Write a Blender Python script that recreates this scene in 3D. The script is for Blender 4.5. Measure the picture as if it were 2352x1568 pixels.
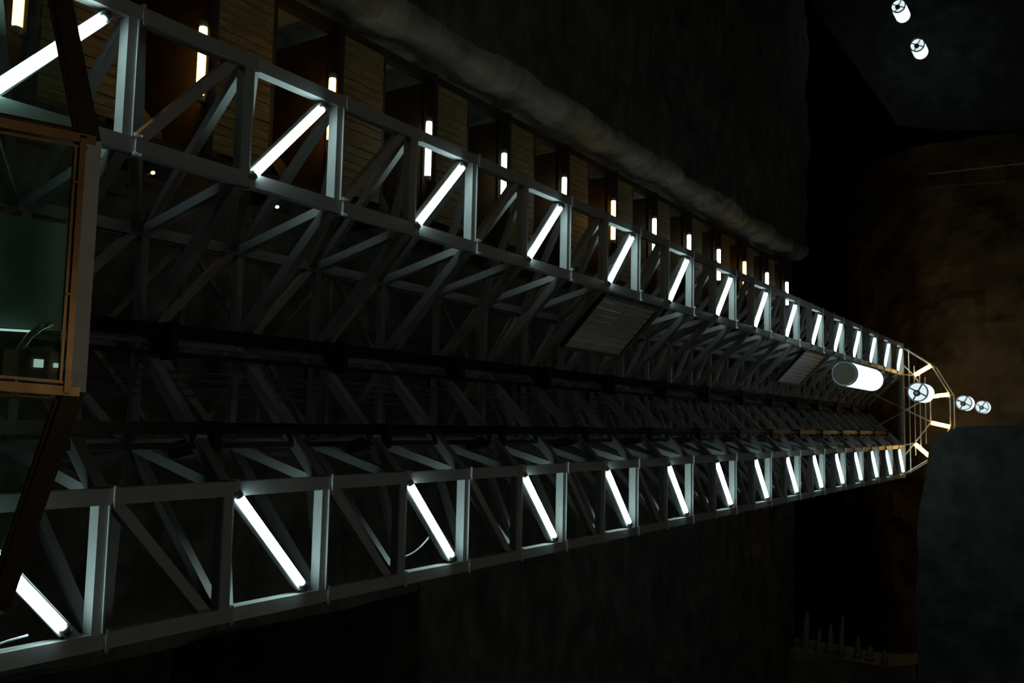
import bpy, bmesh, math, random
from mathutils import Vector, Matrix, noise

scn = bpy.context.scene
for o in list(bpy.data.objects):
    bpy.data.objects.remove(o, do_unlink=True)
COL = scn.collection
random.seed(7)

# ------------------------------------------------------------------ camera
FPX = 2047.4
CAM = Vector((2.9322, -5.8660, 1.6))
RIGHT = Vector((-0.020796, -0.833759, 0.551736))
DOWN = Vector((0.995767, 0.032146, 0.086109))
FWD = Vector((-0.089530, 0.551192, 0.829561))
cd = bpy.data.cameras.new('camera'); cam = bpy.data.objects.new('camera', cd); COL.objects.link(cam)
cd.sensor_fit = 'HORIZONTAL'; cd.sensor_width = 36.0; cd.lens = FPX / 2352 * 36.0
cd.dof.use_dof = True; cd.dof.focus_distance = 4.2; cd.dof.aperture_fstop = 5.2
cd.clip_start = 0.05; cd.clip_end = 300
m = Matrix.Identity(4)
for i, ax in enumerate((RIGHT, -DOWN, -FWD)):
    for r in range(3): m[r][i] = ax[r]
m.translation = CAM
cam.matrix_world = m
scn.camera = cam

# ------------------------------------------------------------------ world (deep underground: no sky)
w = bpy.data.worlds.new('world'); scn.world = w; w.use_nodes = True
w.node_tree.nodes['Background'].inputs[0].default_value = (0.0, 0.0, 0.0, 1)
w.node_tree.nodes['Background'].inputs[1].default_value = 0.0
scn.view_settings.view_transform = 'Standard'
scn.view_settings.look = 'None'
scn.view_settings.exposure = 0.0
scn.view_settings.gamma = 1.0
scn.view_settings.use_curve_mapping = False

# ------------------------------------------------------------------ light strengths
TUBE_COL = (0.70, 1.0, 0.98); TUBE_E = 23.0
WARM_COL = (1.0, 0.62, 0.20)
CAPS_COL = (0.80, 0.97, 1.0)

# ------------------------------------------------------------------ materials
def mat(name, base=(0.5, 0.5, 0.5), rough=0.5, metal=0.0, var=0.12, scale=6.0, bump=0.0, spec=0.5, c2=None, stretch=(1, 1, 1), coords='Object'):
    M = bpy.data.materials.new(name); M.use_nodes = True
    N = M.node_tree.nodes; L = M.node_tree.links
    b = N['Principled BSDF']
    b.inputs['Roughness'].default_value = rough
    b.inputs['Metallic'].default_value = metal
    b.inputs['Specular IOR Level'].default_value = spec
    geo = N.new('ShaderNodeNewGeometry')
    mp = N.new('ShaderNodeMapping'); mp.inputs['Scale'].default_value = stretch
    L.new(geo.outputs['Position'], mp.inputs['Vector'])
    nz = N.new('ShaderNodeTexNoise'); nz.inputs['Scale'].default_value = scale; nz.inputs['Detail'].default_value = 6
    nz.inputs['Roughness'].default_value = 0.62
    L.new(mp.outputs['Vector'], nz.inputs['Vector'])
    rp = N.new('ShaderNodeValToRGB')
    a = c2 if c2 else tuple(max(0, x * (1 - var * 2)) for x in base)
    rp.color_ramp.elements[0].color = (*a, 1); rp.color_ramp.elements[0].position = 0.33
    rp.color_ramp.elements[1].color = (*base, 1); rp.color_ramp.elements[1].position = 0.66
    L.new(nz.outputs['Fac'], rp.inputs['Fac'])
    L.new(rp.outputs['Color'], b.inputs['Base Color'])
    if bump:
        bp = N.new('ShaderNodeBump'); bp.inputs['Strength'].default_value = bump; bp.inputs['Distance'].default_value = 0.05
        L.new(nz.outputs['Fac'], bp.inputs['Height']); L.new(bp.outputs['Normal'], b.inputs['Normal'])
    return M

def emis(name, col, strength):
    M = bpy.data.materials.new(name); M.use_nodes = True
    N = M.node_tree.nodes; L = M.node_tree.links
    N.remove(N['Principled BSDF'])
    e = N.new('ShaderNodeEmission'); e.inputs[0].default_value = (*col, 1); e.inputs[1].default_value = strength
    L.new(e.outputs[0], N['Material Output'].inputs[0])
    return M

def glass(name, tint=(0.80, 0.92, 0.87), ior=1.5):
    M = bpy.data.materials.new(name); M.use_nodes = True
    N = M.node_tree.nodes; L = M.node_tree.links
    N.remove(N['Principled BSDF'])
    t = N.new('ShaderNodeBsdfTransparent'); t.inputs[0].default_value = (*tint, 1)
    g = N.new('ShaderNodeBsdfGlossy'); g.inputs['Roughness'].default_value = 0.015; g.inputs[0].default_value = (0.9, 1, 0.95, 1)
    d = N.new('ShaderNodeBsdfDiffuse'); d.inputs[0].default_value = (0.55, 0.68, 0.62, 1)
    # Schlick reflectance, the same for both faces of the pane
    gm = N.new('ShaderNodeNewGeometry')
    dt = N.new('ShaderNodeVectorMath'); dt.operation = 'DOT_PRODUCT'
    L.new(gm.outputs['Normal'], dt.inputs[0]); L.new(gm.outputs['Incoming'], dt.inputs[1])
    ab = N.new('ShaderNodeMath'); ab.operation = 'ABSOLUTE'; L.new(dt.outputs['Value'], ab.inputs[0])
    om = N.new('ShaderNodeMath'); om.operation = 'SUBTRACT'; om.inputs[0].default_value = 1.0; L.new(ab.outputs[0], om.inputs[1])
    pw = N.new('ShaderNodeMath'); pw.operation = 'POWER'; pw.inputs[1].default_value = 5.0; L.new(om.outputs[0], pw.inputs[0])
    fr = N.new('ShaderNodeMath'); fr.operation = 'MULTIPLY_ADD'; f0 = ((ior - 1) / (ior + 1)) ** 2
    fr.inputs[1].default_value = 1 - f0; fr.inputs[2].default_value = f0; L.new(pw.outputs[0], fr.inputs[0])
    nz = N.new('ShaderNodeTexNoise'); nz.inputs['Scale'].default_value = 5; nz.inputs['Detail'].default_value = 7
    geo = N.new('ShaderNodeNewGeometry'); L.new(geo.outputs['Position'], nz.inputs['Vector'])
    mr = N.new('ShaderNodeMapRange'); mr.inputs[1].default_value = 0.4; mr.inputs[2].default_value = 0.8
    mr.inputs[3].default_value = 0.02; mr.inputs[4].default_value = 0.10
    L.new(nz.outputs['Fac'], mr.inputs[0])
    m1 = N.new('ShaderNodeMixShader'); L.new(mr.outputs[0], m1.inputs[0]); L.new(t.outputs[0], m1.inputs[1]); L.new(d.outputs[0], m1.inputs[2])
    m2 = N.new('ShaderNodeMixShader'); L.new(fr.outputs[0], m2.inputs[0]); L.new(m1.outputs[0], m2.inputs[1]); L.new(g.outputs[0], m2.inputs[2])
    L.new(m2.outputs[0], N['Material Output'].inputs[0])
    return M

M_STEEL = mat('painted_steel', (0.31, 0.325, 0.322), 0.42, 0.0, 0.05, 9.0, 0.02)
M_STEELSH = mat('shade_toned_steel', (0.14, 0.138, 0.13), 0.5, 0.0, 0.06, 7.0)  # the same steel darkened to paint the shade inside the shaft
M_BOLT = mat('zinc_bolt', (0.75, 0.76, 0.76), 0.3, 0.7, 0.05, 20)
M_BLACK = mat('black_rail', (0.012, 0.013, 0.014), 0.28, 0.0, 0.1, 8)
M_BLACKM = mat('matt_black_rail', (0.008, 0.008, 0.008), 0.8, 0.0, 0.1, 8, spec=0.1)
M_BRACKET = mat('black_bracket', (0.008, 0.008, 0.008), 0.7, 0.0, 0.1, 8, spec=0.15)
M_GUSSET = mat('galvanised_plate', (0.30, 0.34, 0.34), 0.4, 0.2, 0.08, 12)
M_BATTEN = mat('lamp_batten', (0.72, 0.74, 0.73), 0.35, 0.0, 0.03, 12)
M_SOCKET = mat('lamp_socket', (0.08, 0.08, 0.075), 0.5)
M_TUBE = emis('cool_tube', TUBE_COL, TUBE_E)
M_WARMT = emis('warm_tube', (1.0, 0.58, 0.15), 20.0)
M_STAIRW = emis('stair_lamp_warm', (1.0, 0.56, 0.15), 10.0)
M_STAIRC = emis('stair_lamp_cool', (0.90, 1.0, 0.86), 6.5)
M_CLEAR = glass('clear_sleeve', (0.93, 0.97, 0.95), 1.35)
M_BRONZE = mat('bronze_frame', (0.30, 0.165, 0.065), 0.32, 0.75, 0.15, 10)
M_BRONZED = mat('dark_bronze_frame', (0.13, 0.09, 0.05), 0.4, 0.5, 0.15, 10)
M_FASCIA = mat('aluminium_fascia', (0.55, 0.54, 0.50), 0.45, 0.2, 0.12, 5)
M_GLASS = glass('cabin_glass')
M_CEILP = mat('cabin_panel', (0.33, 0.42, 0.38), 0.4, 0.0, 0.08, 3)
M_ADDGLOW = emis('added_cabin_glow', (0.70, 1.0, 0.92), 0.8)  # added glow to brighten the inner panel; no known lamp there
M_GLINT = emis('cabin_glass_glint', (0.80, 1.0, 0.95), 0.5)  # glow that paints white reflections in the cabin glass
M_CHROME = mat('brass_rail', (0.55, 0.50, 0.25), 0.25, 0.8, 0.05, 5)
M_RIB = mat('ribbed_sheet', (0.55, 0.57, 0.57), 0.5, 0.1, 0.08, 5)
M_WOOD = mat('stair_plank', (0.46, 0.35, 0.155), 0.6, 0.0, 0.22, 3.5, 0.1, stretch=(6, 6, 1))
M_WOODD = mat('stair_timber', (0.075, 0.055, 0.035), 0.65, 0.0, 0.2, 3.0, 0.1, stretch=(4, 4, 1))
M_TREAD = mat('stair_tread', (0.10, 0.062, 0.03), 0.6, 0.0, 0.2, 3.0)
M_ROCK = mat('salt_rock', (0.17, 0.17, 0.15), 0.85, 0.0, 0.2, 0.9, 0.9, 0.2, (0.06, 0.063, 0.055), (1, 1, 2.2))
M_ROCKLIT = mat('lamplight_toned_salt_rock', (0.38, 0.39, 0.35), 0.8, 0.0, 0.2, 0.9, 0.7, 0.2, (0.17, 0.18, 0.16), (1, 1, 2))  # salt rock made paler to paint stair lamp light on the reveal
M_ROCKT = mat('tan_salt_rock', (0.36, 0.32, 0.24), 0.85, 0.0, 0.2, 0.9, 0.6, 0.2, (0.22, 0.19, 0.14), (1, 1, 1))
M_ROCKSH = mat('shade_toned_salt_rock', (0.075, 0.082, 0.075), 0.9, 0.0, 0.2, 1.4, 0.9, 0.1, (0.035, 0.038, 0.035), (1, 1, 1))  # salt rock darkened to paint the weak light on the overhanging undersides
M_ROCKB = mat('brown_salt_rock', (0.17, 0.10, 0.042), 0.85, 0.0, 0.2, 0.8, 0.8, 0.2, (0.06, 0.036, 0.016), (1, 1, 1))
M_FLOOR = mat('mine_floor', (0.20, 0.19, 0.17), 0.8, 0.0, 0.2, 1.2, 0.6)
M_SALT = mat('salt_crust', (0.22, 0.24, 0.23), 0.5, 0.0, 0.15, 4, 0.5)
M_CAPS = emis('capsule_glow', CAPS_COL, 1.7)
M_HALLFILL = emis('added_fill_glow', (1.0, 0.90, 0.72), 12.0)  # added out-of-view glow that lights the steel fronts and the cabin
M_CAPSIN = emis('capsule_reflector_glow', CAPS_COL, 0.9)
M_CAPSHAZE = mat('capsule_end_ring', (0.45, 0.50, 0.52), 0.3, 0.3)
M_CAPDISC = mat('capsule_cap', (0.16, 0.115, 0.07), 0.5, 0.0, 0.1, 20)
M_CABLE = mat('black_cable', (0.02, 0.02, 0.02), 0.6)
M_CABLEW = mat('grey_cable', (0.45, 0.48, 0.5), 0.4)
M_RAILW = mat('balcony_rail', (0.50, 0.46, 0.36), 0.4, 0.3)
M_BULBW = emis('small_bulb', (1.0, 0.62, 0.25), 6.0)

# ------------------------------------------------------------------ helpers
def link(o, parent=None):
    COL.objects.link(o)
    if parent is not None: o.parent = parent
    return o
def tag(o, label=None, cat=None, group=None, kind=None):
    if label: o['label'] = label
    if cat: o['category'] = cat
    if group: o['group'] = group
    if kind: o['kind'] = kind
    return o
def empty(name, loc, label, cat, group=None):
    o = bpy.data.objects.new(name, None); o.empty_display_size = 0.2
    o.location = loc; link(o)
    return tag(o, label, cat, group)
def mesh_from(name, verts, faces, material, smooth=False):
    me = bpy.data.meshes.new(name); me.from_pydata([tuple(v) for v in verts], [], faces); me.update()
    if material: me.materials.append(material)
    if smooth:
        for p in me.polygons: p.use_smooth = True
    return me
def frame_matrix(P, Q, up, w, h):
    P = Vector(P); Q = Vector(Q); d = Q - P; L = d.length; d.normalize()
    u = Vector(up); u = (u - d * u.dot(d))
    if u.length < 1e-4: u = Vector((1, 0, 0)) - d * d.x
    u.normalize(); s = u.cross(d)
    M = Matrix.Identity(4)
    for r in range(3):
        M[r][0] = s[r] * w; M[r][1] = u[r] * h; M[r][2] = d[r] * L; M[r][3] = P[r]
    return M
_boxes = {}
def unit_box(material):
    k = material.name
    if k not in _boxes:
        v = [(x, y, z) for z in (0, 1) for y in (-.5, .5) for x in (-.5, .5)]
        f = [(0, 2, 3, 1), (4, 5, 7, 6), (0, 1, 5, 4), (2, 6, 7, 3), (0, 4, 6, 2), (1, 3, 7, 5)]
        _boxes[k] = mesh_from('box_' + k, v, f, material)
    return _boxes[k]
def place(o, M, parent):
    if parent is not None:
        COL.objects.link(o); o.parent = parent
        o.matrix_basis = Matrix.Translation(-PW[parent]) @ M if parent in PW else M
    else:
        COL.objects.link(o); o.matrix_basis = M
PW = {}   # world position of parent empties (no rotation)
def root(name, loc, label, cat, group=None):
    o = empty(name, loc, label, cat, group); PW[o] = Vector(loc); return o
def bar(name, P, Q, w, h, material, parent, up=(0, 0, 1)):
    o = bpy.data.objects.new(name, unit_box(material))
    place(o, frame_matrix(P, Q, up, w, h), parent)
    return o
def prof_mesh(name, pts, material):      # unit-length extruded profile in (s,u)
    n = len(pts)
    v = [(x, y, 0) for x, y in pts] + [(x, y, 1) for x, y in pts]
    f = [tuple(reversed(range(n))), tuple(range(n, 2 * n))] + [(i, (i + 1) % n, n + (i + 1) % n, n + i) for i in range(n)]
    return mesh_from(name, v, f, material)
def obj_at(name, me, P, parent):
    o = bpy.data.objects.new(name, me); place(o, Matrix.Translation(Vector(P)), parent); return o
def box_mesh(name, lo, hi, material):
    v = [(x, y, z) for z in (lo[2], hi[2]) for y in (lo[1], hi[1]) for x in (lo[0], hi[0])]
    f = [(0, 2, 3, 1), (4, 5, 7, 6), (0, 1, 5, 4), (2, 6, 7, 3), (0, 4, 6, 2), (1, 3, 7, 5)]
    return mesh_from(name, v, f, material)
def cyl_mesh(name, r, material, seg=12, prof=None):   # lathe about z, prof list of (r,z)
    prof = prof or [(r, 0), (r, 1)]
    v = []; f = []
    for (rr, z) in prof:
        for i in range(seg):
            a = 2 * math.pi * i / seg; v.append((rr * math.cos(a), rr * math.sin(a), z))
    for k in range(len(prof) - 1):
        for i in range(seg):
            j = (i + 1) % seg
            f.append((k * seg + i, k * seg + j, (k + 1) * seg + j, (k + 1) * seg + i))
    f.append(tuple(reversed(range(seg)))); f.append(tuple(range((len(prof) - 1) * seg, len(prof) * seg)))
    me = mesh_from(name, v, f, material)
    for p in me.polygons: p.use_smooth = len(p.vertices) == 4
    return me
def rod(name, me, P, Q, parent, up=(0, 1, 0.001)):
    o = bpy.data.objects.new(name, me); place(o, frame_matrix(P, Q, up, 1, 1), parent); return o
def tube_path(name, pts, r, material, parent=None, seg=8):
    v = []; f = []; n = len(pts); pts = [Vector(p) for p in pts]
    for k, p in enumerate(pts):
        d = (pts[min(k + 1, n - 1)] - pts[max(k - 1, 0)]).normalized()
        a = d.cross(Vector((0.13, 0.21, 0.97))).normalized(); b = d.cross(a)
        for i in range(seg):
            t = 2 * math.pi * i / seg; v.append(p + a * r * math.cos(t) + b * r * math.sin(t))
    for k in range(n - 1):
        for i in range(seg):
            j = (i + 1) % seg; f.append((k * seg + i, k * seg + j, (k + 1) * seg + j, (k + 1) * seg + i))
    f.append(tuple(reversed(range(seg)))); f.append(tuple(range((n - 1) * seg, n * seg)))
    org = pts[0].copy()
    me = mesh_from(name, [x - org for x in v], f, material, True)
    o = bpy.data.objects.new(name, me)
    place(o, Matrix.Translation(org), parent); return o
ORD = ['first', 'second', 'third', 'fourth', 'fifth', 'sixth', 'seventh', 'eighth', 'ninth', 'tenth',
       'eleventh', 'twelfth', 'thirteenth', 'fourteenth', 'fifteenth']

# ================================================================== the mine (setting)
def rock_sheet(name, fn, nu, nv, amp, freq, material, seed=0.0):
    """fn(u,v) -> (point, normal); displaced grid with real relief."""
    v = []; f = []
    for j in range(nv + 1):
        for i in range(nu + 1):
            p, nrm = fn(i / nu, j / nv)
            p = Vector(p); q = p * freq + Vector((seed, seed * 1.7, 0))
            d = noise.fractal(q, 1.0, 2.0, 5) * amp
            v.append(p + Vector(nrm) * d)
    for j in range(nv):
        for i in range(nu):
            a = j * (nu + 1) + i; f.append((a, a + 1, a + nu + 2, a + nu + 1))
    o = bpy.data.objects.new(name, mesh_from(name, v, f, material)); COL.objects.link(o)
    o['kind'] = 'structure'
    return o
def lerp(a, b, t): return a + (b - a) * t
ZT = 36.2          # level of the upper gallery floor
# floor of the chamber
rock_sheet('floor', lambda u, v: ((lerp(-22, 24, u), lerp(-18, 9, v), 0.0), (0, 0, 0.4)), 40, 30, 0.1, 0.5, M_FLOOR)
# rock left of the stairs, rounding into the stair niche
def wl(u, v):
    z = lerp(0, ZT, v)
    R = 0.34; x0 = -3.58; yf = 3.45
    a = u
    if a < 0.55:
        return ((lerp(-24, x0 - R, a / 0.55), yf, z), (0, -1, 0))
    if a < 0.8:
        t = (a - 0.55) / 0.25 * math.pi / 2
        return ((x0 - R + R * math.sin(t), yf + R - R * math.cos(t), z), (math.sin(t), -math.cos(t), 0))
    return ((x0, lerp(yf + R, 7.4, (a - 0.8) / 0.2), z), (1, 0, 0))
rock_sheet('wall_left', lambda u, v: wl(u * .55, v), 46, 110, 0.22, 0.55, M_ROCK, 3.0)
rock_sheet('wall_niche_left', lambda u, v: wl(.549 + u * .451, v), 26, 110, 0.22, 0.55, M_ROCKLIT, 3.0)
rock_sheet('wall_niche', lambda u, v: ((lerp(-3.7, 0.4, u), 7.0, lerp(0, ZT, v)), (0, -1, 0)), 12, 70, 0.15, 0.6, M_ROCK, 5.0)
# rock behind the shaft and to its right; a dark side opening below on the right
rock_sheet('wall_back', lambda u, v: ((lerp(0.0, 5.9, u), 4.2, lerp(0, ZT, v)), (0, -1, 0)), 18, 100, 0.16, 0.6, M_ROCK, 9.0)
rock_sheet('wall_right', lambda u, v: ((lerp(5.9, 26, u), 4.2, lerp(14.05, ZT, v)), (0, -1, 0)), 60, 64, 0.20, 0.6, M_ROCK, 9.0)
rock_sheet('wall_niche_side', lambda u, v: ((0.2, lerp(4.2, 7.2, u), lerp(0, ZT, v)), (-1, 0, 0)), 8, 60, 0.1, 0.6, M_ROCK, 6.0)
rock_sheet('wall_opening', lambda u, v: ((lerp(5.6, 26, u), 11.0, lerp(0, 14.2, v)), (0, -1, 0)), 24, 16, 0.2, 0.5, M_ROCK, 13.0)
rock_sheet('wall_opening_side', lambda u, v: ((5.88, lerp(4.2, 11.0, u), lerp(0, 14.2, v)), (1, 0, 0)), 10, 16, 0.12, 0.5, M_ROCK, 14.0)
rock_sheet('ceiling_opening', lambda u, v: ((lerp(5.7, 26, u), lerp(4.2, 11.0, v), 14.05), (0, 0, -1)), 24, 10, 0.1, 0.5, M_ROCK, 15.0)
# upper gallery: ledge, back wall, ceiling above the lift head
rock_sheet('floor_gallery', lambda u, v: ((lerp(-24, 26, u), lerp(4.1, 11.5, v), ZT), (0, 0, 1)), 60, 12, 0.1, 0.5, M_ROCK, 17.0)
rock_sheet('wall_gallery', lambda u, v: ((lerp(-26, 28, u), 11.0, lerp(ZT - .3, 60, v)), (0, -1, 0)), 60, 30, 0.4, 0.3, M_ROCK, 19.0)
rock_sheet('ceiling', lambda u, v: ((lerp(-8.3, 12.0, u), lerp(-9, 10.5, v), 38.3 + .16 * max(0, lerp(-9, 10.5, v) + 1.2) ** 2 + .03 * max(0, -3 - lerp(-8.3, 12, u)) ** 2), (0, 0, -1)), 64, 56, 0.5, 0.45, M_ROCKB, 23.0)
rock_sheet('ceiling_high', lambda u, v: ((lerp(-26, 28, u), lerp(-18.5, 11.2, v), 58.0), (0, 0, -1)), 30, 20, 0.5, 0.3, M_ROCK, 27.0)

def rock_slab(name, outline, z0, z1, amp, material, seed, rounded=0.0, nsub=10):
    """thick overhanging rock body: outline polygon (x,y) extruded between z0 and z1 with relief"""
    bm = bmesh.new()
    vs = [bm.verts.new((x, y, z0)) for x, y in outline]
    bm.faces.new(vs)
    r = bmesh.ops.extrude_face_region(bm, geom=bm.faces[:])
    for e in r['geom']:
        if isinstance(e, bmesh.types.BMVert): e.co.z = z1
    bmesh.ops.recalc_face_normals(bm, faces=bm.faces[:])
    bmesh.ops.triangulate(bm, faces=bm.faces[:])
    for k in range(nsub):
        long = [e for e in bm.edges if e.calc_length() > 0.55]
        if not long or len(bm.verts) > 14000: break
        bmesh.ops.subdivide_edges(bm, edges=long, cuts=1)
        bmesh.ops.triangulate(bm, faces=bm.faces[:])
    bm.normal_update()
    for v in bm.verts:
        q = v.co * 0.6 + Vector((seed, 0, seed))
        v.co += v.normal * noise.fractal(q, 1.0, 2.0, 4) * amp
    me = bpy.data.meshes.new(name); bm.to_mesh(me); bm.free(); me.materials.append(material)
    o = bpy.data.objects.new(name, me); COL.objects.link(o); o['kind'] = 'structure'
    return o
# overhang right of the lift head (covers part of the balcony from below)
ov = [(2.70, -12), (2.72, -4.0), (2.82, -2.35), (3.05, -1.85), (3.6, -1.55), (5.6, -1.28), (8.0, -1.18), (11.5, -1.12), (20, -1.0), (20, -12)]
rock_slab('ceiling_overhang', ov, 30.0, 33.4, 0.10, M_ROCKSH, 2.0)
# ceiling block at the far left
rock_slab('ceiling_block', [(-26, 9.6), (-15.77, 4.33), (-9.49, 0.86), (-8.9, -1.8), (-8.5, -3.7), (-7.5, -11), (-26, -11)], 40.0, 42.5, 0.14, M_ROCKSH, 4.0)

# tan block and salt growths on the gallery edge
rb = rock_slab('rock_ledge', [(11.2, 4.6), (11.25, 0.8), (11.05, -.12), (20, -.1), (20, 4.6)], 36.0, 38.0, 0.15, M_ROCKT, 6.0)
salt = []
for k, (x, h, rr) in enumerate(((3.8, 1.5, .17), (3.3, .9, .14), (2.9, 1.15, .16), (2.5, 1.5, .15), (1.9, .8, .16), (1.5, .55, .18), (1.0, .5, .15))):
    me = cyl_mesh('salt_growth', 0.1, M_SALT, 9, [(rr, 0), (rr * .95, h * .2), (rr * .7, h * .45), (rr * .62, h * .7), (rr * .3, h * .92), (rr * .06, h)])
    for v in me.vertices:
        d = noise.noise(v.co * 6 + Vector((k, 0, 0))) * .05; v.co.x += d; v.co.y -= d
    o = bpy.data.objects.new('salt_growth', me); COL.objects.link(o); o.location = (11.3, x, 36.45); o.rotation_euler = (0, -math.pi / 2 + .25, 0)
    tag(o, '%s pale salt growth from the left on the rock ledge at lower right' % ORD[k], 'salt growth', 'salt growths on the ledge')

# ================================================================== lift shaft tower
H = 2.1236; Z0 = 5.3356; HB = H / 2
XA, XB, XF, XG = 0.0, 0.9876, 3.5138, 4.5
PA, PB, PC, PM, PE, PF, PG = (XA, 0), (XB, 0), (1.30, 1.28), (2.25, 1.28), (3.20, 1.28), (XF, 0), (XG, 0)
YR = 2.15; RC, RM, RE = (1.15, YR), (2.25, YR), (3.35, YR)
NB0, NB1 = -5, 28           # half levels; z = Z0 + k*HB
def lev(k): return Z0 + k * HB
ZTOP = lev(28)
tower = root('lift_shaft', (2.25, 0.6, 0.0), 'tall grey steel lattice lift shaft running up to the lit balcony', 'lift shaft')
def P3(p, z): return Vector((p[0], p[1], z))
CW = 0.113
for nm, p, wd in (('chord', PA, CW), ('chord', PB, CW), ('chord', PF, CW), ('chord', PG, CW), ('chord', PC, .10), ('chord', PM, .10), ('chord', PE, .10),
                  ('rear_chord', RC, .08), ('rear_chord', RM, .08), ('rear_chord', RE, .08)):
    bar(nm, P3(p, 0.0), P3(p, ZTOP + .06), wd, wd, M_STEEL if nm == 'chord' and p[1] == 0 else M_STEELSH, tower, up=(0, -1, 0))
# front posts: box with a thin lip along the upper front edge
PW_ = 0.105
lip = [(-.5, -.5), (.5, -.5), (.5, .5), (.5, .66), (.36, .66), (.36, .5), (-.5, .5)]   # s = up/down, u = towards viewer
M_post = prof_mesh('front_post', lip, M_STEEL)
def front_post(x0, x1, z):
    P = Vector((x0, 0, z)); Q = Vector((x1, 0, z)); d = (Q - P); L = d.length; d.normalize()
    o = bpy.data.objects.new('front_post', M_post)
    Mx = Matrix.Identity(4)
    s = Vector((0, 0, 1)); u = Vector((0, -1, 0))
    for r in range(3):
        Mx[r][0] = s[r] * .082; Mx[r][1] = u[r] * PW_; Mx[r][2] = d[r] * L; Mx[r][3] = P[r]
    place(o, Mx, tower)
flange_me = box_mesh('flange', (-.076, -.076, -.010), (.076, .076, .010), M_STEEL)
bolt_me = cyl_mesh('bolt', .014, M_BOLT, 6, [(.016, -.03), (.016, .03)])
for k in range(NB0, NB1 + 1):
    z = lev(k)
    front_post(XA + CW / 2, XB - CW / 2, z - .06); front_post(XF + CW / 2, XG - CW / 2, z - .06)
    for p in (PA, PB, PF, PG):
        fl = obj_at('flange', flange_me, P3(p, z + .01), tower)
        if p is PB and k % 2 == 0 and k < 22:
            for sx in (-1, 1):
                o = bpy.data.objects.new('bolt', bolt_me); COL.objects.link(o); o.parent = fl; o.location = (sx * .07, -.078, 0)
    # level ties (horizontal)
    for a, b, wd in ((PB, PC, .085), (PA, PC, .075), (PF, PE, .085), (PG, PE, .075), (PB, PM, .10), (PF, PM, .10), (PC, PM, .075), (PM, PE, .075)):
        A = P3(a, z - .06); B = P3(b, z - .06); d = (B - A).normalized()
        bar('level_tie', A + d * .05, B - d * .05, wd, wd, M_STEEL if (a, b) in ((PB, PC), (PF, PE)) else M_STEELSH, tower)  # lighter steel paints tube light onto the ties beside the wings
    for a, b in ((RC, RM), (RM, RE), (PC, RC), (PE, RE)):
        bar('rear_tie', P3(a, z - .06), P3(b, z - .06), .055, .055, M_STEELSH, tower)
    if k == NB1: break
    zn = lev(k + 1)
    # front diagonals
    bar('front_diagonal', (XB - .02, 0.03, z + .03), (XA + .02, 0.03, zn - .17), .085, .085, M_STEEL, tower, up=(0, -1, 0))
    bar('front_diagonal', (XF + .02, 0.03, z + .03), (XG - .02, 0.03, zn - .17), .085, .085, M_STEEL, tower, up=(0, -1, 0))
    # inner diagonals, one bay up
    for a, b in ((PB, PC), (PA, PC), (PF, PE), (PG, PE), (PM, PC), (PM, PE)):
        A = P3(a, z + .02); B = P3(b, zn - .14); d = (B - A).normalized()
        bar('inner_diagonal', A + d * .04, B - d * .04, .07, .07, M_STEELSH, tower)
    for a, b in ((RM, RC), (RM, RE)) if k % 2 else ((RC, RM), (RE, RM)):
        bar('rear_diagonal', P3(a, z), P3(b, zn - .1), .05, .05, M_STEELSH, tower)
# tower head plate
bar('head_beam', (-.1, 0, ZTOP + .1), (4.6, 0, ZTOP + .1), .12, .12, M_STEEL, tower)

# ribbed cover sheets on the left side of the shaft
def ribbed_cover(z0, z1, label):
    A = Vector((1.10, 0.05, 0)); B = Vector((1.82, 0.73, 0)); t = (B - A); Lh = t.length; t.normalize(); nrm = Vector((t.y, -t.x, 0))
    r = root('ribbed_cover', (A.x, A.y, z0), label, 'panel')
    pts = []
    nr = 9
    for i in range(nr):
        s0 = Lh * i / nr; s1 = Lh * (i + .82) / nr; sm = Lh * (i + .9) / nr
        P = A + t * ((s0 + s1) / 2)
        bar('slat', P + Vector((0, 0, z0 + .03)) , P + Vector((0, 0, z1 - .03)), s1 - s0, .02, M_RIB, r, up=nrm)
    for (zz) in (z0, z1):
        bar('frame_rail', A + Vector((0, 0, zz)) - nrm * .02, B + Vector((0, 0, zz)) - nrm * .02, .05, .09, M_BRACKET, r)
    for q in (A, B):
        bar('frame_post', q + Vector((0, 0, z0)) - nrm * .02, q + Vector((0, 0, z1)) - nrm * .02, .05, .09, M_STEELSH, r, up=nrm)
ribbed_cover(12.87, 14.67, 'grey ribbed sheet cover inside the shaft, the larger of two')
ribbed_cover(23.2, 25.0, 'smaller far ribbed sheet cover inside the shaft near the drum lamp')

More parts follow.
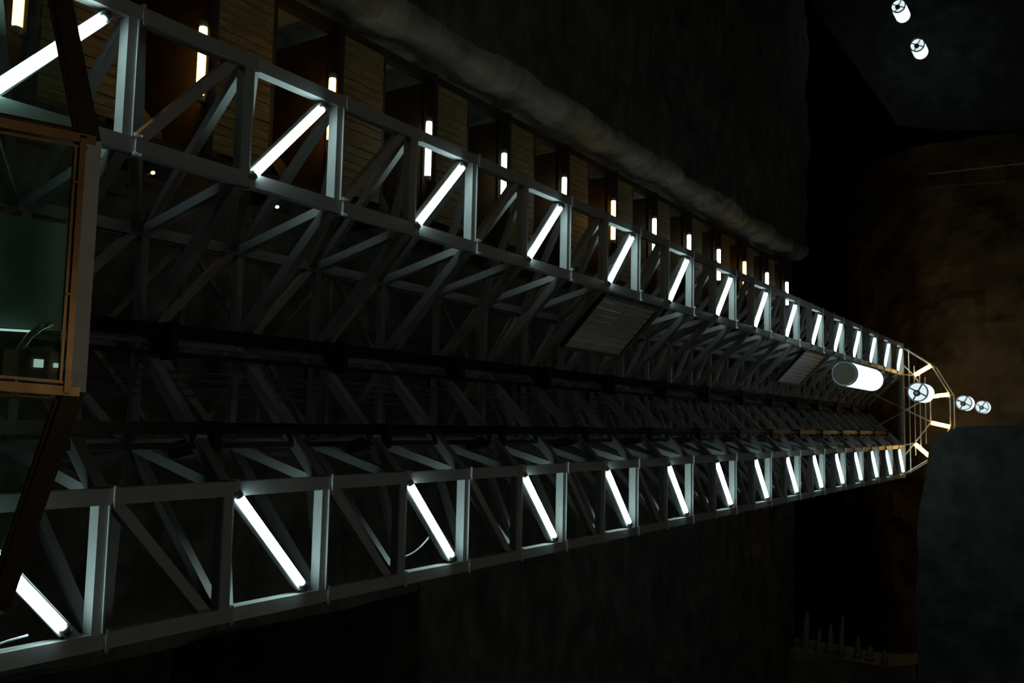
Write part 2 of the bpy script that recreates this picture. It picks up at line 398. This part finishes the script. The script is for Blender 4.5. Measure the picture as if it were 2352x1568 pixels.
# guide rails
def guide_rail(x, xs, y, wr, wsd, label, gusset, m):
    r = root('guide_rail', (x, y, 0), label, 'guide rail')
    bar('rail', (x, y, 0.02), (x, y, ZTOP - .4), wr, .06, m, r, up=(0, -1, 0))
    bar('rail_blade', (x, y - .05, 0.02), (x, y - .05, ZTOP - .4), .02, .06, m, r, up=(0, -1, 0))
    bar('cable_duct', (xs, y, 0.02), (xs, y, ZTOP - .4), wsd, .04, m, r, up=(0, -1, 0))
    for k in range(-2, 14):
        z = lev(2 * k) + HB * 1.05
        bar('bracket', (x - wr * .6, y + .06, z), (xs + .05, y + .06, z), .30, .08, M_BRACKET, r)
        bar('bracket_arm', (xs - .02, y + .06, z - .05), (xs + .06, y + .42, z - .05), .12, .10, M_BRACKET, r)
        if gusset:
            me = mesh_from('gusset', [(-.02, 0, -.02), (.10, 0, -.06), (.10, 0, .13), (.02, 0, .11), (-.02, .012, -.02), (.10, .012, -.06), (.10, .012, .13), (.02, .012, .11)],
                           [(0, 1, 2, 3), (7, 6, 5, 4), (0, 4, 5, 1), (1, 5, 6, 2), (2, 6, 7, 3), (3, 7, 4, 0)], M_GUSSET)
            obj_at('gusset', me, (x + .03, y - .02, z - .12), r)
guide_rail(2.20, 2.40, 1.0, .13, .045, 'black guide rail with brackets along the middle of the shaft', False, M_BLACKM)
guide_rail(3.04, 3.18, .35, .10, .05, 'black guide rail with pale gusset plates beside the lower truss wing', True, M_BLACK)

# hoist ropes between the rails
for k, x in enumerate((2.55, 2.62, 2.69, 2.76)):
    o = tube_path('hoist_rope', [(x, 1.0, 3.5), (x, 1.0, ZTOP - .2)], .008, M_CABLE)
    tag(o, '%s thin dark hoist rope from the middle guide rail, strung along the shaft' % ORD[k], 'rope', 'hoist ropes')

# ================================================================== fluorescent tubes on the wings
tube_me = cyl_mesh('tube', .026, M_TUBE, 14, [(.015, 0), (.0265, .012), (.0265, .988), (.015, 1)])
sleeve_me = cyl_mesh('sleeve', .036, M_CLEAR, 14, [(.034, 0), (.034, 1)])
cap_me = cyl_mesh('socket', .03, M_SOCKET, 12, [(.022, 0), (.034, .006), (.034, .05), (.028, .06)])
def tube_lamp(P, Q, label, group):
    P = Vector(P); Q = Vector(Q); d = (Q - P).normalized(); back = Vector((0, 1, 0))
    r = root('fluorescent_lamp', P, label, 'lamp', group)
    bar('batten', P + back * .048 - d * .05, Q + back * .048 + d * .05, .085, .03, M_BATTEN, r, up=(0, -1, 0))
    rod('tube', tube_me, P, Q, r)
    rod('socket', cap_me, P, P - d, r); rod('socket', cap_me, Q, Q + d, r)
    for o in r.children:
        if o.name.startswith('socket'): pass
    return r
YT = -.064
for k in range(15):
    zb = Z0 + (k - .5) * H
    tube_lamp((.94, YT, zb + .035), (.155, YT, zb + .765), '%s glowing white tube from the left in the upper truss wing' % ORD[k], 'tubes on the upper wing')
    tube_lamp((3.58, YT, zb + .045), (4.355, YT, zb + .755), '%s glowing white tube from the left in the lower truss wing' % ORD[k], 'tubes on the lower wing')
# feed cables of the lower wing
for k, lab in ((0, 'thin grey feed cable beside the leftmost tube of the lower truss wing'), (2, 'short looped grey cable under the third tube of the lower truss wing')):
    z = Z0 + k * H
    if k == 0:
        pts = [(4.42, -.02, z - 1.6 + t * .12) for t in range(10)]; pts = [(x + .05 * math.sin(i * .5), y, q) for i, (x, y, q) in enumerate(pts)]
    else:
        pts = [(4.30 - .02 * t * t * .12, .03, z - 1.0 + t * .05) for t in range(9)]
    tag(tube_path('feed_cable', pts, .008, M_CABLEW), lab, 'cable')

# ================================================================== lift cabin
ZC = 4.35
def cabin():
    r = root('lift_cabin', (2.15, -.3, 1.9), 'faceted glass lift cabin with bronze frames at the left edge', 'lift cabin')
    top = [(0.05, -.30), (0.42, -.78), (1.42, -1.2), (2.82, -1.2), (3.95, -.62), (4.25, -.30)]
    top = [(-.02, -.585), (1.42, -1.2), (2.82, -1.2), (4.06, -.575)]
    ctr = Vector((2.16, -.55, 0)); zl = 1.95; sc = 0.80
    T = [Vector((x, y, ZC)) for x, y in top]
    def low(v, t):  # t 0..1 down
        s = 1 - (1 - sc) * t
        return Vector((ctr.x + (v.x - ctr.x) * s + .04 * t, ctr.y + (v.y - ctr.y) * s, ZC + (zl - ZC) * t))
    for i in range(3):
        a, b = T[i], T[i + 1]; a1, b1 = low(a, 1), low(b, 1)
        nrm = (b - a).cross(a1 - a).normalized()
        if nrm.y > 0: nrm.negate()
        me = mesh_from('glass_pane', [a, b, b1, a1] + [q - nrm * .01 for q in (a, b, b1, a1)],
                       [(0, 1, 2, 3), (7, 6, 5, 4), (0, 4, 5, 1), (1, 5, 6, 2), (2, 6, 7, 3), (3, 7, 4, 0)], M_GLASS)
        me.transform(Matrix.Translation(-PW[r]))
        o = bpy.data.objects.new('glass_pane', me); COL.objects.link(o); o.parent = r
        d = (b - a).normalized()
        # frame of the pane: outer dark bronze, inner bright bronze bead
        dn = (a1 - a).normalized()
        bar('pane_frame', a + dn * .072, b + dn * .072, .034, .06, M_BRONZED if i != 1 else M_BRONZE, r, up=nrm)
        bar('pane_bead', a + dn * .106 + d * .06 + nrm * .012, b + dn * .106 - d * .06 + nrm * .012, .016, .02, M_BRONZE, r, up=nrm)
        bar('pane_frame', a1, b1, .05, .06, M_BRONZED, r, up=nrm)
        for q, s in ((a, 1), (b, -1)):
            q1 = low(q, 1)
            bar('pane_bead', q + d * s * .05 + nrm * .012 + dn * .04, q1 + d * s * .05 + nrm * .012, .016, .02, M_BRONZE, r, up=nrm)
        if i == 1:
            bar('fascia', a + dn * .008, b + dn * .008, .088, .04, M_FASCIA, r, up=nrm)
            for q in (a.lerp(b, .18), a.lerp(b, .62)):
                bar('bead_clip', q + dn * .085 + nrm * .03, q + dn * .115 + nrm * .03, .012, .012, M_BRONZE, r, up=nrm)
        else:
            bar('dark_rim', a + dn * .012, b + dn * .012, .085, .05, M_BRONZED, r, up=nrm)
    for q in T:
        bar('mullion', q, low(q, 1), .05, .05, M_BRONZE, r, up=(0, -1, 0))
    # inside: ceiling panel, back post and curved handrail
    cp = [Vector(q) for q in ((1.86, -.95, 4.38), (2.47, -.95, 4.38), (2.47, -.60, 3.76), (1.81, -.60, 3.72))]
    me = mesh_from('inner_panel', [q for q in cp] + [q + Vector((0, .03, .02)) for q in cp],
                   [(3, 2, 1, 0), (4, 5, 6, 7), (0, 1, 5, 4), (1, 2, 6, 5), (2, 3, 7, 6), (3, 0, 4, 7)], M_CEILP)
    me.transform(Matrix.Translation(-PW[r])); o = bpy.data.objects.new('inner_panel', me); COL.objects.link(o); o.parent = r
    bar('added_glow_strip', (2.49, -.955, 4.25), (2.49, -.64, 3.72), .012, .012, M_ADDGLOW, r)  # added strip, makes the panel lighter towards this edge
    tube_path('handrail', [(2.80, -.95, 4.05), (2.785, -.95, 4.126), (2.69, -.95, 4.13), (2.60, -.95, 4.152), (2.52, -.95, 4.20), (2.46, -.95, 4.263), (2.44, -.95, 4.32)][1:], .02, M_CHROME, r)
    bar('painted_glint', (2.645, -1.0, 4.235), (2.69, -1.0, 4.235), .05, .01, M_GLINT, r, up=(0, -1, 0))  # glowing squares drawn as small white reflections in the pane
    bar('painted_glint', (2.66, -1.0, 4.335), (2.685, -1.0, 4.335), .03, .01, M_GLINT, r, up=(0, -1, 0))
    bar('control_box', (2.60, -.97, 4.20), (2.76, -.97, 4.20), .30, .04, M_BRONZED, r, up=(0, -1, 0))
    # floor and back frame
    bar('cabin_floor', (0.75, -.45, 1.93), (3.55, -.45, 1.93), .9, .05, M_BRACKET, r, up=(0, 0, 1))
    for x in (1.15, 3.3):
        bar('carriage_post', (x, -.16, 1.7), (x, -.16, ZC + .02), .08, .08, M_BRACKET, r, up=(0, -1, 0))
cabin()

# ================================================================== stairs in the niche
stairs = root('stair_tower', (-1.8, 5.0, 0.0), 'timber stair tower with planked balustrades in the rock niche behind the upper truss wing', 'stairs')
SX0, SX1, SY0, SY1 = -3.22, -.48, 4.0, 5.9
LZ0, LZ = 8.75, 2.361
for (x, y) in ((SX0, SY0 + .14), (SX1, SY0 + .14), (SX0, SY1), (SX1, SY1)):
    bar('stair_post', (x, y, 0.0), (x, y, ZT - .1), .16, .16, M_WOODD, stairs, up=(0, -1, 0))
WARM = {-1: 1, 0: 1, 1: 1, 5: 1, 9: 1}
for k in range(-3, 12):
    zf = LZ0 + LZ * k + .12
    bar('floor_beam', (SX0, SY0 - .02, zf + .06), (SX1, SY0 - .02, zf + .06), .22, .12, M_WOODD, stairs)
    bar('landing', (SX0 + .1, (SY0 + SY1) / 2, zf + .1), (SX1 - .1, (SY0 + SY1) / 2, zf + .1), 1.75, .05, M_TREAD, stairs, up=(0, 0, 1)) if k % 1 == 0 else None
    if k < 11:
        pan = bar('balustrade', (SX0 + .08, SY0 + .03, zf + 1.18), (SX1 - .08, SY0 + .03, zf + 1.18), .07, .09, M_WOODD, stairs)
        nP = 19; span = SX1 - SX0 - .22
        for i in range(nP):
            xx = SX0 + .11 + span * (i + .5) / nP
            jit = random.uniform(-.008, .008)
            o = bpy.data.objects.new('plank', unit_box(M_WOOD))
            COL.objects.link(o); o.parent = pan
            Wm = frame_matrix((xx, SY0 + jit - .01, zf + .19), (xx, SY0 + jit - .01, zf + 1.14), (0, -1, 0), span / nP - .014, .024)
            pm = frame_matrix((SX0 + .08, SY0 + .03, zf + 1.18), (SX1 - .08, SY0 + .03, zf + 1.18), (0, 0, 1), .07, .09)
            o.matrix_basis = pm.inverted() @ Wm
        # flight up to the next landing
        fl = bar('stringer', (SX0 + .35, SY1 - .15, zf + .15), (SX1 - .35, SY1 - .15, zf + LZ + .05), .05, .22, M_WOODD, stairs)
        bar('stringer', (SX0 + .35, SY1 - .95, zf + .15), (SX1 - .35, SY1 - .95, zf + LZ + .05), .05, .22, M_WOODD, stairs)
        for i in range(11):
            t = (i + .5) / 11; x = lerp(SX0 + .35, SX1 - .35, t); zz = lerp(zf + .2, zf + LZ + .05, t)
            bar('tread', (x, SY1 - .95, zz), (x, SY1 - .15, zz), .24, .035, M_TREAD, stairs, up=(0, 0, 1))
lampx = [(-2.30, 1.07), (-2.41, 1.12), (-2.43, 1.12), (-2.49, 1.0), (-2.58, 1.12), (-2.58, 1.1), (-2.62, 1.1), (-2.63, 1.1), (-2.62, 1.1), (-2.62, 1.0), (-2.61, 1.0), (-2.61, 1.0)]
slm = {}
for warm in (0, 1):
    slm[warm] = cyl_mesh('diffuser', .05, M_STAIRW if warm else M_STAIRC, 14, [(.02, 0), (.045, .02), (.052, .05), (.052, .95), (.045, .98), (.02, 1)])
slend = cyl_mesh('end_cap', .055, M_CAPSHAZE, 12, [(.05, -.03), (.058, 0), (.058, .05), (.04, .06)])
for k in range(-2, 12):
    x, L = lampx[max(k, 0)]; z = LZ0 + LZ * k - .01; y = 3.86; x += .075
    warm = WARM.get(k, 0)
    lab = ('orange-glowing' if warm else 'white-glowing') + ' stair lamp under a landing, %s from the left along the stairs' % ORD[k] if k >= 0 else \
          'orange stair lamp seen through the cabin glass at upper left' if k == -1 else 'white stair lamp low on the stairs behind the cabin'
    r = root('stair_lamp', (x, y, z), lab, 'lamp', 'stair lamps')
    rod('diffuser', slm[warm], (x + .05, y, z), (x + L - .05, y, z), r)
    rod('end_cap', slend, (x + .02, y, z), (x + 1.02, y, z), r); rod('end_cap', slend, (x + L - .02, y, z), (x + L - 1.02, y, z), r)
    bar('housing', (x, y + .03, z + .075), (x + L, y + .03, z + .075), .10, .04, M_WOODD, r)

# small bulbs on the rock behind the shaft
for (x, y, z, lab) in ((.0, 3.75, 8.03, 'tiny orange bulb on the rock behind the shaft, left of two'), (.0, 3.75, 10.0, 'tiny orange bulb on the rock behind the shaft, right of two')):
    r = root('bulb_lamp', (x, y, z), lab, 'lamp', 'tiny bulbs behind the shaft')
    rod('arm', cyl_mesh('arm', .015, M_CABLE, 6, [(.015, 0), (.015, 1)]), (x + .1, 4.25, z), (x, y + .03, z), r)
    rod('bulb', cyl_mesh('bulb', .02, M_BULBW, 8, [(.008, 0), (.02, .02), (.02, .045), (.006, .06)]), (x, y, z), (x, y - 1, z), r, up=(0, 0, 1))

# ================================================================== hanging drum lamps
def drum_lamp(P, rad, L, label, ztop, closed=False):
    P = Vector(P); x, y, z = P
    r = root('drum_lamp', P, label, 'lamp', 'hanging drum lamps')
    seg = 28
    prof = [(rad, 0.0), (rad, L * .86)] + [(rad * math.cos(t), L * .86 + rad * .55 * math.sin(t)) for t in (.3, .6, .9, 1.2, 1.45)]
    sh = cyl_mesh('shade', rad, M_CAPS, seg, prof)
    # open the underside
    bm = bmesh.new(); bm.from_mesh(sh); bm.faces.ensure_lookup_table()
    bmesh.ops.delete(bm, geom=[f for f in bm.faces if len(f.verts) == seg and f.calc_center_median().z < .001], context='FACES')
    bm.to_mesh(sh); bm.free()
    for p in sh.polygons: p.use_smooth = len(p.vertices) == 4
    obj_at('shade', sh, P, r)
    v = []; f = []
    for (rr, zz) in ((rad * 1.02, -.03), (rad * 1.03, .05), (rad * .90, .05), (rad * .90, -.03)):
        for i in range(seg): a = 2 * math.pi * i / seg; v.append((rr * math.cos(a), rr * math.sin(a), zz))
    for q in range(4):
        for i in range(seg):
            j = (i + 1) % seg; f.append((q * seg + i, q * seg + j, ((q + 1) % 4) * seg + j, ((q + 1) % 4) * seg + i))
    obj_at('rim', mesh_from('rim', v, f, M_CAPSHAZE, True), P, r)
    if closed:
        obj_at('end_disc', cyl_mesh('end_disc', rad, M_CAPDISC, seg, [(rad * .985, -.02), (rad * .985, .02)]), P, r)
    else:
        obj_at('reflector', cyl_mesh('reflector', rad, M_CAPSIN, seg, [(rad * .90, .10), (rad * .90, .12)]), P, r)
        for a in (.5, .5 + math.pi / 2):
            dx, dy = math.cos(a) * rad * .97, math.sin(a) * rad * .97
            bar('spider_bar', (x - dx, y - dy, z), (x + dx, y + dy, z), rad * .14, .03, M_CABLE, r)
        obj_at('lamp_holder', cyl_mesh('lamp_holder', rad * .3, M_CABLE, 14, [(rad * .34, -.03), (rad * .34, .06), (rad * .2, .08)]), P + Vector((rad * .12, rad * .1, 0)), r)
        obj_at('lens', cyl_mesh('lens', rad * .15, M_CAPSHAZE, 12, [(rad * .15, -.045), (rad * .15, -.02)]), P + Vector((rad * .12, rad * .1, 0)), r)
    tube_path('cable', [P + Vector((0, 0, L)), Vector((x, y, ztop))], .012, M_CABLE, r)
drum_lamp((1.81, -1.46, 20.58), .25, 2.95, 'large white drum lamp with brown closed end disc in front of the shaft', 38.4, True)
drum_lamp((1.94, -1.83, 26.85), .25, 1.2, 'white drum lamp with dark cross underneath between the orange balcony tubes', 35.2)
drum_lamp((1.98, -1.93, 35.17), .25, .8, 'small round drum lamp right of the balcony, left of the last two', 38.2)
drum_lamp((2.083, -2.345, 36.45), .218, .6, 'small round drum lamp at the far right, rightmost of all', 38.4)
drum_lamp((-13.21, 0.2, 36.95), .26, 1.15, 'drum lamp at the top right corner cut by the upper picture edge', 40.3)
drum_lamp((-11.74, -.36, 37.48), .26, .95, 'drum lamp at upper right, lower one of the hanging pair', 40.3)

# added unseen fill lamps behind the viewer: short hanging cylinders on cables
for k, (x, y, z) in enumerate(((-5.0, -13.0, 7.0), (2.0, -14.5, 10.0), (9.5, -13.0, 7.5))):
    r = root('added_fill_lamp', (x, y, z), 'added unseen warm white fill lamp behind the viewer, %s from the left' % ORD[k], 'lamp', 'added fill lamps')
    obj_at('glow_body', cyl_mesh('glow_body', .3, M_HALLFILL, 16, [(.2, 0), (.3, .08), (.3, 1.1), (.2, 1.2)]), (x, y, z), r)
    obj_at('cap', cyl_mesh('cap', .2, M_CABLE, 16, [(.22, 1.2), (.2, 1.32), (.05, 1.4)]), (x, y, z), r)
    tube_path('cable', [(x, y, z + 1.35), (x, y, 57.9)], .012, M_CABLE, r)

# ================================================================== lift head balcony with warm tubes
balc = root('head_balcony', (2.25, -.6, ZTOP), 'polygonal balcony frame with thin rails at the top of the shaft', 'balcony')
zb = ZTOP + .15
outer = [(0.0, 0.05), (.70, -.95), (1.70, -1.50), (2.80, -1.50), (3.86, -.88), (4.5, 0.05)]
innr = [(.45, .15), (1.05, -.38), (1.78, -.88), (2.66, -.88), (3.38, -.36), (4.05, .15)]
for i in range(5):
    bar('outer_rail', (*outer[i], zb), (*outer[i + 1], zb), .03, .04, M_RAILW, balc)
    bar('outer_rail', (*outer[i], zb + 1.0), (*outer[i + 1], zb + 1.0), .025, .03, M_RAILW, balc)
    bar('inner_rail', (*innr[i], zb + .05), (*innr[i + 1], zb + .05), .03, .04, M_RAILW, balc)
for i in range(1, 5):
    bar('radial_rib', (*innr[i], zb + .04), (*outer[i], zb + .04), .05, .05, M_BRONZED, balc)
    bar('baluster', (*outer[i], zb), (*outer[i], zb + 1.0), .03, .03, M_RAILW, balc, up=(0, -1, 0))
for i in range(6):
    y = .12 - i * .17
    hw = 2.15 if i < 3 else 1.55 - (i - 3) * .2
    bar('deck_joist', (2.25 - hw, y, zb + .02), (2.25 + hw, y, zb + .02), .018, .03, M_RAILW, balc)
bar('strut', (1.7, .9, ZTOP - .2), (2.62, -.86, zb), .03, .03, M_RAILW, balc); bar('strut', (2.9, .9, ZTOP - .2), (1.78, -.86, zb), .03, .03, M_RAILW, balc)
bar('strut', (.95, .3, ZTOP - .2), (1.05, -.38, zb), .03, .03, M_RAILW, balc); bar('strut', (3.55, .3, ZTOP - .2), (3.38, -.36, zb), .03, .03, M_RAILW, balc)
wtube = cyl_mesh('tube', .045, M_WARMT, 12, [(.04, 0), (.06, .02), (.06, .98), (.04, 1)])
for i, lab in zip(range(1, 5), ('topmost orange tube under the balcony at the shaft head', 'second orange tube from the top under the balcony, beside the drum lamp',
                                'third orange tube from the top under the balcony, at the rock edge', 'lowest orange tube under the balcony at the shaft head')):
    P = Vector((*innr[i], zb - .07)); Q = Vector((*outer[i], zb - .07)); d = (Q - P)
    P2 = P + d * .06; Q2 = P + d * .97
    r = root('balcony_tube_lamp', P2, lab, 'lamp', 'orange balcony tubes')
    rod('tube', wtube, P2, Q2, r); bar('batten', P2 + Vector((0, 0, .065)), Q2 + Vector((0, 0, .065)), .06, .03, M_BRONZED, r)
    e = d.normalized(); rod('socket', cap_me, P2, P2 - e, r); rod('socket', cap_me, Q2, Q2 + e, r)

# gallery railing at the far upper right
gr = root('gallery_railing', (-6.5, -1.6, 37.0), 'thin dim gallery railing at upper right below the hanging lamp pair', 'railing')
for (a, b, zz, mm) in (((-6.79, -.54), (-6.75, -3.74), 38.0, M_RAILW), ((-6.29, -.53), (-6.15, -3.15), 38.0, M_STEELSH), ((-7.1, -1.2), (-6.95, -3.9), 38.0, M_BRONZE)):
    bar('rail', (*a, zz), (*b, zz), .04, .04, mm, gr)
for p, q in (((-6.79, -.54), (-6.29, -.53)), ((-6.92, -3.17), (-6.19, -3.15))):
    bar('rail_post', (*p, 38.0), (*q, 38.0), .05, .05, M_BRONZE, gr)
    bar('hanger', (*p, 38.0), (*p, 39.7), .04, .04, M_BRACKET, gr, up=(0, 1, 0))
